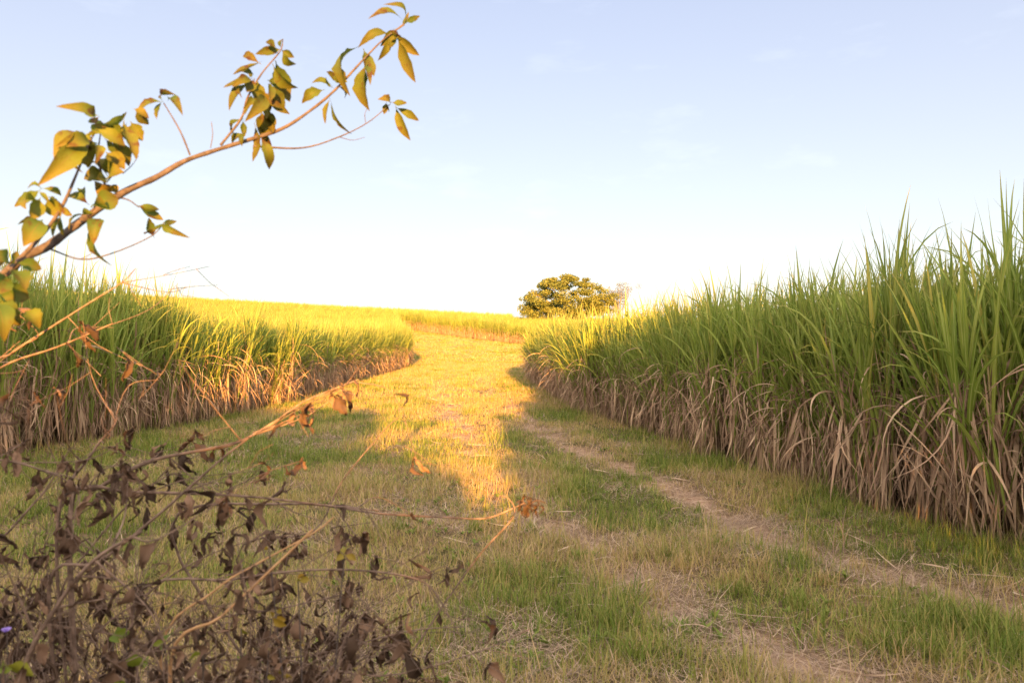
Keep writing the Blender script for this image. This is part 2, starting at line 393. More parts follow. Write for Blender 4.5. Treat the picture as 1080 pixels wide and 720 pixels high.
# ------------------------------------------------------------------ sugarcane
NV = 9
cane_variants = []
def make_cane(v):
    rng = np.random.default_rng(100 + v)
    ns = 5
    gm, dm = MB(), MB(); stalks = []
    for s in range(ns):
        a = rng.random() * 6.283; rad = 0.06 + 0.16 * rng.random()
        b = np.array([math.cos(a) * rad, math.sin(a) * rad, -0.05])
        H = 1.25 + 0.35 * rng.random()
        lean = rng.normal(0, 0.07, 2)
        f = lambda z: np.array([b[0] + lean[0] * z + 0.02 * math.sin(z * 2 + s), b[1] + lean[1] * z, z])
        sm = MB()
        tube(sm, [f(z) for z in np.linspace(-0.05, H, 9)], 0.015, 0.010, 6, rng.random())
        stalks.append(sm)
        # green leaves in a fan from the upper part of the stalk
        n = 14
        age = np.arange(n) / n
        z = H - 1.05 * age ** 1.35 + 0.05 * rng.random(n)
        base = np.array([f(q) for q in z])
        phi = rng.random() * 6.28 + np.arange(n) * math.pi + rng.normal(0, 0.55, n)
        th = 0.04 + 0.26 * age + 0.15 * rng.random(n)
        k = (0.2 + 0.95 * age ** 1.3) * (0.3 + 1.2 * rng.random(n))
        k[rng.random(n) > 0.84] += 1.1
        L = (0.95 + 0.45 * rng.random(n)) * (1 - 0.25 * (age < 0.12))
        ribbons(gm, base, th, phi, k, L, 0.025 + 0.022 * rng.random(n), np.clip(0.08 + 0.5 * rng.random(n) + 0.35 * (1 - age) * rng.random(n) + 0.3 * (rng.random(n) > 0.9), 0, 1),
                S=8, C=3, p=2.3, fold=0.3, dphi=rng.normal(0, 0.4, n), twist=rng.normal(0, 1.0, n))
        if rng.random() < 0.55:      # a young side shoot from the ground
            n = 4; z = 0.05 + 0.35 * rng.random(n)
            ribbons(gm, np.array([f(q) for q in z]) + rng.normal(0, 0.03, (n, 3)) * [1, 1, 0], 0.05 + 0.25 * rng.random(n), rng.random(n) * 6.283, 0.2 + 0.6 * rng.random(n), 0.5 + 0.5 * rng.random(n), 0.016 + 0.012 * rng.random(n), 0.1 + 0.5 * rng.random(n), S=7, C=3, p=2.0)
        # dry leaves hanging straight down the stalk
        n = 20
        z = 0.25 + (H * 1.0 - 0.25) * rng.random(n)
        base = np.array([f(q) for q in z])
        th = 2.45 + 0.65 * rng.random(n)
        L = np.minimum(0.3 + 0.8 * rng.random(n), z * 1.02)
        ribbons(dm, base, th, rng.random(n) * 6.283, rng.normal(0.15, 0.35, n), L, 0.010 + 0.014 * rng.random(n), rng.random(n),
                S=8, C=2, p=1.1, dphi=rng.normal(0, 1.8, n), twist=rng.normal(0, 3.0, n))
        n = 5      # a few arch out before they hang
        z = 0.2 + (H * 0.95 - 0.2) * rng.random(n)
        ribbons(dm, np.array([f(q) for q in z]), 0.15 + 0.4 * rng.random(n), rng.random(n) * 6.283, 2.1 + 0.8 * rng.random(n), np.minimum(0.4 + 0.7 * rng.random(n), z * 0.8 + 0.25), 0.010 + 0.014 * rng.random(n), rng.random(n),
                S=9, C=2, p=0.35 + 0.6 * rng.random((n, 1)), dphi=rng.normal(0, 1.4, n), twist=rng.normal(0, 2.5, n))
        n = 9      # loose dead leaves and broken straw leaning in the tangle
        z = 0.02 + 0.75 * rng.random(n) ** 1.5
        ribbons(dm, np.array([f(q) for q in z]) + rng.normal(0, 0.07, (n, 3)) * [1, 1, 0], 0.03 + 0.42 * rng.random(n), rng.random(n) * 6.283, rng.normal(0.2, 0.6, n), 0.35 + 0.65 * rng.random(n), 0.008 + 0.012 * rng.random(n), rng.random(n), S=7, p=1.3, dphi=rng.normal(0, 0.8, n), twist=rng.normal(0, 2, n))
        n = 3      # broad faded blades folded down against the stalk
        z = 0.45 + (H * 0.95 - 0.45) * rng.random(n)
        ribbons(dm, np.array([f(q) for q in z]), 2.75 + 0.35 * rng.random(n), rng.random(n) * 6.283, rng.normal(0.05, 0.15, n), np.minimum(0.5 + 0.6 * rng.random(n), z), 0.03 + 0.022 * rng.random(n), 0.45 + 0.55 * rng.random(n), S=7, C=3, p=1.2, dphi=rng.normal(0, 0.8, n), twist=rng.normal(0, 1.5, n))
        # clinging dead sheaths
        n = 5
        z = 0.1 + (H * 0.9) * rng.random(n)
        ribbons(dm, np.array([f(q) for q in z]), 0.03 + 0.2 * rng.random(n), rng.random(n) * 6.283, rng.normal(0.2, 0.5, n), 0.3 + 0.4 * rng.random(n), 0.02 + 0.02 * rng.random(n), rng.random(n), S=5, p=1.5, twist=rng.normal(0, 1, n))
    return stalks, gm, dm

def cane_root(name='sugarcane_plant'):
    return empty(name)
for v in range(NV):
    stalks, gm, dm = make_cane(v)
    root = cane_root()
    parts = [sm.build('stalk', M['cane_stalk'], root) for sm in stalks]
    parts.append(gm.build('green_leaves', M['cane_leaf'], root))
    parts.append(dm.build('dry_leaves', M['cane_dry'], root))
    cane_variants.append((root, parts))

def along(poly, start, end, step, off):
    """points every step metres along an edge polyline, moved off metres into the field"""
    p = np.array(poly, float); seg = np.linalg.norm(np.diff(p, axis=0), axis=1); cum = np.concatenate([[0], np.cumsum(seg)])
    out = []; s = 0.0
    while s < cum[-1]:
        x = np.interp(s, cum, p[:, 0]); y = np.interp(s, cum, p[:, 1])
        x2 = np.interp(s + 0.5, cum, p[:, 0]); y2 = np.interp(s + 0.5, cum, p[:, 1])
        t = np.array([x2 - x, y2 - y]); t /= np.linalg.norm(t) + 1e-9
        nrm = np.array([t[1], -t[0]]) * off
        if start <= y <= end: out.append((x + nrm[0], y + nrm[1]))
        s += step * (0.8 + 0.4 * random.random())
    return out

used = [False] * NV
placed = []
def place_cane(x, y, label, group, hs=1.0):
    v = random.randrange(NV)
    root, parts = cane_variants[v]
    if not used[v]:
        used[v] = True; o = root
    else:
        o = root.copy(); COL.objects.link(o)
        for pt in parts:
            c = pt.copy(); COL.objects.link(c); c.parent = o
    o.location = (x, y, float(gheight(np.array([x]), np.array([y]))[0]) - 0.01)
    o.rotation_euler = (random.gauss(0, 0.05), random.gauss(0, 0.05), random.random() * 6.283)
    s = hs * random.uniform(0.84, 1.15); w = random.uniform(0.95, 1.15)
    o.scale = (w, w, s)
    tag(o, label, 'sugarcane', group)
    placed.append((x, y))
def hmod(x, y, side):
    if side == 'R': return float(np.interp(y, [4, 5.6, 6.3, 7.4, 9, 14, 20, 32, 38, 46], [0.95, 1.05, 1.22, 1.13, 1.02, 0.98, 0.97, 1.02, 0.9, 0.95]))
    return float(np.interp(y, [8, 12, 15, 19, 25, 45, 52], [1.32, 1.3, 1.15, 0.98, 0.95, 1.08, 1.15]))
rows = [
    ('R', RIGHT_EDGE, 4.5, 10, 0.40, 0.15, 'near front sugarcane plant of the right field, green above and straw brown below'),
    ('R', RIGHT_EDGE, 10, 38.5, 0.50, 0.15, 'sugarcane plant in the front row of the right field farther along the track'),
    ('R', RIGHT_EDGE, 4.0, 26, 0.48, 0.75, 'sugarcane plant in the second row behind the front of the right field'),
    ('R', RIGHT_EDGE, 4.0, 18, 0.55, 1.4, 'sugarcane plant in the third row inside the right field'),
    ('L', LEFT_EDGE, 7, 22.5, 0.48, -0.15, 'shaded sugarcane plant at the front of the left field with tangled dry leaves'),
    ('L', LEFT_EDGE, 22.5, 64, 0.75, -0.15, 'sugarcane plant in the front row of the left field along the far track'),
    ('L', LEFT_EDGE, 7, 34, 0.6, -0.8, 'sugarcane plant in the second row behind the front of the left field'),
]
GROUPS = {'R': 'sugarcane plants of the right field edge', 'L': 'sugarcane plants of the left field edge'}
for side, edge, a, b, step, off, label in rows:
    for x, y in along(edge, a, b, step, off):
        if len(placed) >= 300: break
        place_cane(x + random.gauss(0, 0.08), y + random.gauss(0, 0.08), label, label + ' row', hmod(x, y, side))
print('cane plants', len(placed))

# the rest of the crop: one object, points carrying the same plants
def field_points(poly, dens, x0, x1, y0, y1):
    n = int(dens * (x1 - x0) * (y1 - y0))
    x = x0 + (x1 - x0) * RNG.random(n); y = y0 + (y1 - y0) * RNG.random(n)
    k = inpoly(x, y, poly) & (np.abs(x) < 0.80 * y + 8)
    return x[k], y[k]
X, Y = [], []
for a in (field_points(LEFT_POLY, 2.8, -36, -5, 2, 64), field_points(LEFT_POLY, 1.6, -140, -5, 2, 140),
          field_points(RIGHT_POLY, 3.0, 0, 30, 2, 60), field_points(RIGHT_POLY, 1.6, 0, 95, 2, 92), field_points(FAR_POLY, 0.95, -160, 95, 92, 215)):
    X.append(a[0]); Y.append(a[1])
for pol, o, st in ((LEFT_EDGE, -0.2, 0.6), (RIGHT_EDGE, 0.2, 0.6)):
    e = along(pol, 30 if pol is LEFT_EDGE else 20, 90, st, o); X.append(np.array([p[0] for p in e])); Y.append(np.array([p[1] for p in e]))
e = along([(-150, 150), (-70, 152), (-34, 142), (-16, 126), (-6, 108), (2, 95), (60, 95)], 90, 160, 0.5, -0.3)
X.append(np.array([p[0] for p in e])); Y.append(np.array([p[1] for p in e]))
e = along([(-7.4, 57), (-9.8, 70), (-14.2, 100), (-18.5, 128)], 57.5, 128, 0.6, -0.3)
X.append(np.array([p[0] for p in e])); Y.append(np.array([p[1] for p in e]))
X = np.concatenate(X); Y = np.concatenate(Y)
PX = np.array(placed)
keep = np.ones(len(X), bool)
nearm = np.where(Y < 66)[0]
for c in range(0, len(nearm), 2000):
    ii = nearm[c:c + 2000]
    dd = np.min((X[ii, None] - PX[None, :, 0]) ** 2 + (Y[ii, None] - PX[None, :, 1]) ** 2, 1)
    keep[ii] = dd > 0.28 ** 2
X, Y = X[keep], Y[keep]
Z = gheight(X, Y)
me = bpy.data.meshes.new('sugarcane')
me.vertices.add(len(X)); me.vertices.foreach_set('co', np.stack([X, Y, Z], 1).astype(np.float32).ravel())
n = len(X)
av = me.attributes.new('rot', 'FLOAT_VECTOR', 'POINT'); av.data.foreach_set('vector', np.stack([RNG.normal(0, 0.05, n), RNG.normal(0, 0.05, n), RNG.random(n) * 6.283], 1).astype(np.float32).ravel())
hsc = (0.92 + 0.16 * RNG.random(n)) * (0.95 + 0.12 * fbm(X * 0.15, Y * 0.15, 90))
hsc *= np.where(X > 0, np.interp(Y, [4, 5.6, 6.3, 7.4, 9, 14, 20, 32, 38, 46], [0.95, 1.05, 1.22, 1.13, 1.02, 0.98, 0.97, 1.02, 0.9, 0.95]), np.interp(Y, [8, 12, 15, 19, 25, 45, 52], [1.32, 1.3, 1.15, 0.98, 0.95, 1.08, 1.15]))
av = me.attributes.new('scl', 'FLOAT_VECTOR', 'POINT'); av.data.foreach_set('vector', np.stack([np.ones(n) * 1.08, np.ones(n) * 1.08, hsc], 1).astype(np.float32).ravel())
av = me.attributes.new('idx', 'INT', 'POINT'); av.data.foreach_set('value', RNG.integers(0, NV, n).astype(np.int32))
field = bpy.data.objects.new('sugarcane', me); COL.objects.link(field)
tag(field, 'dense sugarcane crop filling the fields behind the front rows and over the hill', 'sugarcane', kind='stuff')
ng = bpy.data.node_groups.new('crop', 'GeometryNodeTree')
ng.interface.new_socket('Geometry', in_out='INPUT', socket_type='NodeSocketGeometry')
ng.interface.new_socket('Geometry', in_out='OUTPUT', socket_type='NodeSocketGeometry')
gi = ng.nodes.new('NodeGroupInput'); go = ng.nodes.new('NodeGroupOutput')
allj = ng.nodes.new('GeometryNodeJoinGeometry')
for root, parts in cane_variants:
    j = ng.nodes.new('GeometryNodeJoinGeometry')
    for pt in parts:
        oi = ng.nodes.new('GeometryNodeObjectInfo'); oi.inputs['Object'].default_value = pt; oi.transform_space = 'ORIGINAL'
        ng.links.new(oi.outputs['Geometry'], j.inputs[0])
    ti = ng.nodes.new('GeometryNodeGeometryToInstance')
    ng.links.new(j.outputs[0], ti.inputs[0]); ng.links.new(ti.outputs[0], allj.inputs[0])
iop = ng.nodes.new('GeometryNodeInstanceOnPoints')
def nattr(name, dt):
    a = ng.nodes.new('GeometryNodeInputNamedAttribute'); a.data_type = dt; a.inputs['Name'].default_value = name
    return [s for s in a.outputs if s.enabled and s.name == 'Attribute'][0]
ng.links.new(gi.outputs[0], iop.inputs['Points']); ng.links.new(allj.outputs[0], iop.inputs['Instance'])
iop.inputs['Pick Instance'].default_value = True
ng.links.new(nattr('idx', 'INT'), iop.inputs['Instance Index'])
ng.links.new(nattr('rot', 'FLOAT_VECTOR'), iop.inputs['Rotation'])
ng.links.new(nattr('scl', 'FLOAT_VECTOR'), iop.inputs['Scale'])
ng.links.new(iop.outputs[0], go.inputs[0])
md = field.modifiers.new('crop', 'NODES'); md.node_group = ng
print('field plants', n)

# ------------------------------------------------------------------ trees on the hill
def leaf_cloud(mb, cen, rad, n, size, rng, flat=1.0):
    u = rng.normal(0, 1, (n, 3)); u /= np.linalg.norm(u, axis=1)[:, None]
    rr_ = rng.random(n) ** 0.45
    pos = np.asarray(cen) + u * rr_[:, None] * np.asarray(rad)
    a = rng.normal(0, 1, (n, 3)); a[:, 2] *= flat; a /= np.linalg.norm(a, axis=1)[:, None]
    b = np.cross(a, rng.normal(0, 1, (n, 3))); b /= np.linalg.norm(b, axis=1)[:, None] + 1e-9
    sz = size * (0.6 + 0.8 * rng.random(n))[:, None]
    V = np.stack([pos - a * sz, pos - b * sz * 0.45, pos + a * sz, pos + b * sz * 0.45], 1)
    q = np.arange(n * 4).reshape(n, 4)
    mb.add(V, q, np.repeat(rng.random(n), 4), 0.5)

def big_tree(x, y):
    rng = np.random.default_rng(8)
    zb = float(terrain(x, y))
    root = tag(empty('spreading_tree', (x, y, zb)), 'broad dark green spreading tree standing on the hill above the cane', 'tree')
    tr = MB(); tube(tr, smooth_path([(0.3, 0, -0.3), (0.2, 0, 1.2), (0.5, 0.1, 2.6), (0.6, 0, 3.6)]), 0.55, 0.38, 8, 0.3, 0.1); tr.build('trunk', M['bark'], root)
    crown = MB()
    # umbrella of leaf clumps along the limb ends: x across, z up (metres above the ground)
    spots = []
    for k in range(74):
        a = rng.random() * 6.283; q = math.sqrt(rng.random())
        cx, cyy = 7.8 * q * math.cos(a), 7.0 * q * math.sin(a)
        top = 9.7 * math.sqrt(max(0.0, 1 - (cx / 9.2) ** 2 * 0.92 - (cyy / 9.0) ** 2 * 0.7)) 
        z = top - rng.random() ** 1.5 * 3.6
        if z < 2.4: z = 2.4 + rng.random() * 1.5
        spots.append((cx + 0.2, cyy, z))
    for k in range(66):
        a = rng.random() * 6.283; q = math.sqrt(rng.random())
        spots.append((7.2 * q * math.cos(a) + 0.2, 6.5 * q * math.sin(a), 2.3 + 3.2 * rng.random()))
    for c in [(-7.0, -1, 3.2), (-7.4, 0.5, 4.2), (-6.0, -2, 2.6), (-5.6, -2.5, 3.0), (7.6, -1, 5.0), (6.4, -2, 4.0), (5.0, -3, 3.0), (7.9, -0.5, 6.2)]: spots.append(c)
    for c in spots:
        s = 0.75 + 0.7 * rng.random()
        leaf_cloud(crown, c, (1.15 * s, 1.1 * s, 0.55 * s), int(210 * s), 0.18, rng)
    crown.build('crown', M['tree_leaf'], root)
    order = rng.permutation(len(spots))[:16]
    for k in order:
        c = np.array(spots[k]); st = np.array([0.5, 0, 2.4 + rng.random() * 1.2]); mid = 0.5 * (c + st) + np.array([0, 0, 0.8 * rng.random()])
        lm = MB(); tube(lm, smooth_path([st, mid, c]), 0.2, 0.05, 6, 0.4, 0.1); lm.build('limb', M['bark'], root)
big_tree(9.7, 140.0)

def pale_tree(x, y):
    rng = np.random.default_rng(4)
    root = tag(empty('bare_tree', (x, y, float(terrain(x, y)))), 'small pale wispy tree half hidden behind the broad dark tree', 'tree')
    tr = MB(); tube(tr, [(0, 0, -0.2), (0.1, 0, 2), (0, 0, 4.0)], 0.25, 0.14, 6, 0.4); tr.build('trunk', M['pale_bark'], root)
    cr = MB()
    for k in range(12):
        a = rng.random() * 6.28; e = np.array([math.cos(a) * (1 + 2.0 * rng.random()), math.sin(a) * 2, 5.4 + 3.6 * rng.random()])
        lm = MB(); st = np.array([0, 0, 1.8 + 2 * rng.random()])
        tube(lm, smooth_path([st, 0.5 * (st + e) + np.array([0, 0, -0.3]), e]), 0.09, 0.025, 6, 0.5)
        for q in range(5):
            s0 = st + (e - st) * (0.5 + 0.5 * rng.random()); e2 = s0 + rng.normal(0, 0.8, 3) + np.array([0, 0, 0.5])
            tube(lm, [s0, 0.5 * (s0 + e2) + 0.05, e2], 0.035, 0.012, 4, 0.5)
            leaf_cloud(cr, e2, (0.9, 0.9, 0.75), 70, 0.11, rng)
        lm.build('limb', M['pale_bark'], root)
    cr.build('crown', M['pale_leaf'], root)
pale_tree(21.5, 160.0)

# ------------------------------------------------------------------ unseen shrubs added behind the viewpoint, heights shaped to cast the evening shade
def shade_shrub():
    rng = np.random.default_rng(2)
    root = empty('shade_shrub')
    t = MB()
    for k in range(5):
        a = k * 1.26; tube(t, smooth_path([(0.05 * math.cos(a), 0.05 * math.sin(a), -0.05), (0.2 * math.cos(a), 0.2 * math.sin(a), 0.4), (0.35 * math.cos(a), 0.35 * math.sin(a), 0.85)]), 0.03, 0.01, 6)
    t.build('trunk', M['bark'], root)
    c = MB()
    for k in range(38):
        a = rng.random() * 6.28; q = math.sqrt(rng.random()) * 0.40; z = 0.1 + 0.8 * rng.random()
        q *= 1.0 if z < 0.6 else (1.35 - z) / 0.75
        leaf_cloud(c, (q * math.cos(a), q * math.sin(a), z), (0.2, 0.2, 0.14), 130, 0.035, rng)
    c.build('crown', M['shade_shrub_leaf'], root)
    return root
proto = shade_shrub(); kids = list(proto.children)
SHADE_ROW = [(-16.5, 7.2), (-14.2, 7.0), (-12.1, 6.8), (-10.2, 6.6), (-8.5, 6.4), (-7.4, 6.2), (-6.3, 6.2), (-5.5, 6.1), (-4.5, 4.3), (-3.8, 4.2), (-3.2, 4.2), (-2.6, 4.2), (-2.0, 4.2), (-1.5, 4.15), (-0.95, 3.1), (-0.65, 3.0), (-0.4, 3.05), (-0.15, 2.95), (0.1, 2.85), (0.35, 2.75), (0.65, 2.45), (0.9, 2.35), (1.15, 2.4), (1.4, 2.55), (1.6, 2.6),
         (2.0, 4.0), (2.6, 4.6), (3.2, 5.1), (3.8, 5.6), (4.6, 5.8), (5.3, 5.9), (6.1, 6.0), (7.0, 6.0), (8.6, 6.1), (10.6, 6.2), (13.3, 6.2), (16, 6.2)]
for k, (hx, hh) in enumerate(SHADE_ROW):
    if k == 0: o = proto
    else:
        o = proto.copy(); COL.objects.link(o)
        for ch in kids:
            c = ch.copy(); COL.objects.link(c); c.parent = o
    o.location = (hx, -8 + random.uniform(-0.4, 0.4), 0)
    w = 1.7 if -6 < hx < 8 else 2.6
    if -1 < hx < 1.8: w = 1.1
    o.scale = (w, w, hh / 0.97); o.rotation_euler = (0, 0, random.random() * 6.28)
    tag(o, 'unseen leafy green shrub added behind the viewpoint to cast the evening shade', 'shrub', 'unseen shrubs added to cast shade')

# ------------------------------------------------------------------ leafy shrub arching in from the left
def C1(x, y): return x * 0.4307, y * 0.4307
def dep(px): return 1.62 + 0.62 * np.clip(px, -60, 440) / 440.0
def PB(x, y, dd=0.0):
    px, py = C1(x, y); return P(px, py, float(dep(px)) + dd)
shrub = tag(empty('leafy_shrub', (-1.75, 1.45, 0)), 'arching shrub stem with yellowing green leaves reaching in from the left', 'shrub')
OFF = np.array([1.75, -1.45, 0.0])
def stem_obj(name, pts, r0, r1, mat, parent, off, sides=6):
    mbx = MB(); tube(mbx, smooth_path(np.array(pts) + off, 5), r0, r1, sides, 0.5, 0.22); return mbx.build(name, mat, parent)
main = [(-1.75, 1.45, -0.03), (-1.68, 1.5, 0.6), (-1.45, 1.55, 1.3), (-1.2, 1.57, 1.66)] + [PB(*c) for c in [(0, 680), (60, 630), (120, 600), (200, 540), (300, 472), (380, 435), (450, 395), (520, 370), (600, 345), (690, 315), (760, 270), (820, 220), (890, 145), (940, 95), (990, 60)]]
stem_obj('stem', main, 0.0125, 0.0016, M['shrub_stem'], shrub, OFF)
def twig(path, leaves, r0=0.004, r1=0.0015, dd=0.0):
    r0 *= 0.78; r1 *= 0.8
    tw = stem_obj('twig', [PB(x, y, dd) for x, y in path], r0, r1, M['shrub_stem'], shrub, OFF)
    if leaves:
        fm = MB()
        more = []
        for (bx, by, tx, ty, w, r) in leaves:
            if random.random() < 0.75:
                ax, ay = tx - bx, ty - by; q = random.uniform(0.45, 0.8); th = random.choice((-1, 1)) * random.uniform(0.4, 0.9)
                more.append((bx + random.uniform(-8, 8), by + random.uniform(-8, 8), bx + q * (ax * math.cos(th) - ay * math.sin(th)), by + q * (ax * math.sin(th) + ay * math.cos(th)) + 6, w * 0.75, r))
        for (bx, by, tx, ty, w, r) in leaves + more:
            e = random.uniform(-0.05, 0.05)
            tx, ty = bx + (tx - bx) * 1.03, by + (ty - by) * 1.03 + 4
            leaf_blade(fm, PB(bx, by, dd + e * 0.4) + OFF, PB(tx, ty, dd + e + random.uniform(-0.03, 0.03)) + OFF, w * 0.4307 / FPX * 1.6, min(1, max(0, r + random.uniform(-0.3, 0.08))), random.uniform(-0.2, 0.38), random.uniform(-1.2, 1.2))
        fm.build('foliage', M['shrub_leaf'], tw)
# far end of the stem
twig([(890, 145), (940, 95), (985, 60), (1000, 40)], [(985, 48, 903, 42, 30, .35), (992, 55, 1027, 35, 22, .3), (985, 60, 1000, 25, 16, .3), (955, 85, 878, 112, 34, .8), (965, 70, 932, 108, 34, .6), (972, 90, 1016, 195, 50, .7), (882, 112, 858, 228, 66, .45), (900, 150, 905, 265, 66, .6), (892, 160, 884, 222, 30, .3), (975, 88, 955, 70, 20, .5)], 0.003, 0.001)
twig([(760, 270), (820, 220), (850, 190)], [(838, 205, 800, 172, 34, .55), (830, 200, 836, 165, 36, .6), (815, 212, 764, 200, 22, .4), (795, 220, 740, 248, 36, .5), (825, 210, 842, 238, 30, .7), (808, 240, 860, 322, 36, .65)], 0.003, 0.001)
twig([(620, 358), (740, 362), (830, 335), (900, 300), (955, 255)], [(955, 255, 925, 240, 32, .8), (958, 250, 995, 248, 26, .2), (968, 258, 1004, 338, 36, .6), (945, 250, 940, 275, 20, .8)], 0.0034, 0.0014)
twig([(830, 335), (862, 343), (893, 336)], [], 0.0014, 0.0008)
twig([(895, 300), (893, 280), (900, 262)], [], 0.0014, 0.0008)
# middle cluster
twig([(540, 355), (590, 290), (605, 240), (640, 180), (685, 125), (692, 95)],
     [(690, 120, 626, 128, 30, .5), (676, 118, 650, 100, 34, .45), (690, 122, 724, 152, 34, .4), (688, 118, 692, 92, 22, .0), (640, 150, 572, 178, 36, .85), (674, 148, 708, 243, 56, .35), (622, 182, 588, 170, 20, .3), (622, 192, 548, 210, 30, .5), (612, 200, 562, 265, 40, .45), (630, 195, 628, 245, 50, .6), (655, 195, 700, 222, 28, .2), (662, 205, 694, 268, 40, .5), (648, 235, 600, 292, 40, .7), (640, 250, 690, 262, 26, .75), (655, 250, 708, 275, 24, .8), (640, 270, 648, 335, 48, .8), (600, 290, 578, 330, 26, .3), (622, 300, 618, 390, 28, .8), (635, 330, 658, 408, 36, .5), (600, 325, 570, 350, 22, .3), (655, 262, 668, 320, 36, .75), (628, 228, 658, 250, 36, .8), (615, 240, 600, 275, 30, .6)], 0.0042, 0.0016)
twig([(515, 362), (520, 330), (517, 298)], [], 0.0016, 0.0009)
twig([(465, 380), (440, 320), (400, 252)], [(400, 250, 335, 272, 26, .2), (398, 248, 428, 228, 26, .15), (410, 247, 446, 278, 26, .15)], 0.003, 0.0016)
# left clusters
twig([(20, 662), (100, 578), (150, 508), (185, 430), (215, 355), (240, 310)],
     [(232, 302, 138, 258, 36, .5), (235, 305, 308, 270, 40, .45), (242, 282, 198, 266, 22, .2), (215, 330, 138, 408, 46, .6), (212, 340, 94, 448, 52, .5), (212, 350, 204, 418, 40, .5), (232, 315, 304, 352, 36, .5), (100, 463, 36, 502, 30, .4), (98, 460, 148, 476, 18, .3), (98, 484, 74, 532, 44, .75), (112, 484, 148, 524, 46, .6), (104, 538, 58, 598, 54, .2), (150, 528, 130, 576, 44, .2), (146, 508, 176, 524, 20, .8), (180, 370, 210, 400, 36, .4), (225, 330, 245, 300, 30, .5)], 0.006, 0.002, -0.04)
twig([(262, 470), (240, 390), (246, 318)],
     [(300, 298, 332, 385, 40, .7), (318, 296, 348, 340, 36, .85), (262, 300, 300, 350, 44, .45), (270, 345, 314, 402, 44, .6), (256, 340, 302, 372, 36, .4), (258, 372, 304, 410, 46, .8), (262, 432, 220, 398, 44, .75), (268, 442, 206, 434, 46, .85), (266, 432, 302, 418, 56, .7), (276, 468, 232, 440, 46, .9), (330, 268, 362, 300, 30, .95), (268, 330, 330, 300, 30, .7), (246, 350, 225, 390, 30, .5)], 0.004, 0.0015)
twig([(215, 530), (232, 505), (240, 492)], [(222, 505, 288, 484, 56, .12), (218, 502, 164, 478, 26, .2), (240, 535, 274, 644, 56, .15), (228, 520, 196, 536, 26, .3), (215, 525, 170, 560, 20, .3)], 0.003, 0.0015, -0.03)
twig([(285, 482), (315, 490), (340, 508)], [(338, 503, 398, 534, 30, .25), (290, 476, 262, 456, 34, .95)], 0.003, 0.0014)
twig([(118, 608), (200, 635), (280, 618), (370, 578), (402, 545)], [(378, 582, 364, 530, 32, .3), (392, 548, 464, 578, 22, .15), (402, 546, 376, 562, 16, .2)], 0.0028, 0.0012)
twig([(195, 634), (210, 628), (228, 618)], [], 0.0012, 0.0008)
twig([(300, 425), (322, 405), (338, 382)], [], 0.0014, 0.0008)
twig([(-30, 720), (10, 680), (40, 640)], [(20, 640, -30, 625, 40, .05), (40, 642, 100, 655, 34, .1), (30, 660, 62, 705, 44, .05), (10, 670, -20, 720, 46, .05), (36, 650, 40, 612, 22, .1), (10, 700, 70, 725, 50, .1), (0, 730, 50, 790, 54, .3), (-10, 740, 10, 830, 50, .1), (60, 760, 96, 800, 40, .6)], 0.005, 0.002, -0.06)

# ------------------------------------------------------------------ withered shrubs in the lower left foreground
def dead_leaf(mb, base, L, rng, r=None):
    d = np.array([rng.normal(0, 0.45), rng.normal(0, 0.45), -1.0]); d /= np.linalg.norm(d)
    tip = np.asarray(base) + d * L
    L2 = L * (0.6 + 0.5 * rng.random())
    n0 = mb.n
    leaf_blade(mb, base, tip, L2 * (0.22 + 0.33 * rng.random()), rng.random() if r is None else r, rng.normal(0, 0.45), rng.random() * 6.28, 0.18, 7)
    v = mb.v[-1]
    v += rng.normal(0, L * 0.04, v.shape)           # crumple
def grow(parent, off, pts, r0, r1, rng, mat, ntw=6, leafy=0.7, tl=0.25, name='stem', bud=False):
    path = smooth_path(np.array(pts), 5)
    mbx = MB(); tube(mbx, path + off, r0, r1, 6, 0.5, 0.25)
    fm = MB(); nl = 0
    for k in range(ntw):
        i_ = int(len(path) * (0.25 + 0.75 * (k + rng.random()) / (ntw + 0.01))); i_ = min(i_, len(path) - 2)
        p0 = path[i_]; dirv = path[i_ + 1] - path[i_]; dirv /= np.linalg.norm(dirv) + 1e-9
        dv = dirv + rng.normal(0, 0.65, 3); dv /= np.linalg.norm(dv)
        l = tl * (0.4 + 0.9 * rng.random())
        p1 = p0 + dv * l * 0.5 + rng.normal(0, 0.02, 3); p2 = p1 + (dv + rng.normal(0, 0.4, 3)) * l * 0.5
        tube(mbx, smooth_path([p0, p1, p2], 4) + off, max(0.0012, r1 * 0.9), 0.0008, 5, 0.5, 0.2)
        for _ in range(2):
            pa = p0 + (p2 - p0) * rng.random(); pb = pa + (dv + rng.normal(0, 0.7, 3)) * l * 0.35
            tube(mbx, np.array([pa, 0.5 * (pa + pb) + rng.normal(0, 0.008, 3), pb]) + off, 0.0011, 0.0006, 4, 0.5)
        for q in (p1, p2, p0, 0.5 * (p1 + p2), p2 + rng.normal(0, 0.01, 3)):
            if rng.random() < leafy:
                
                for _ in range(1 + int(rng.random() < 0.45)):
                    dead_leaf(fm, q + off, 0.03 + 0.05 * rng.random() ** 1.2, rng); nl += 1
    s = mbx.build(name, mat, parent)
    if nl: fm.build('withered_leaves', M['dead_leaf'], s)
    return s

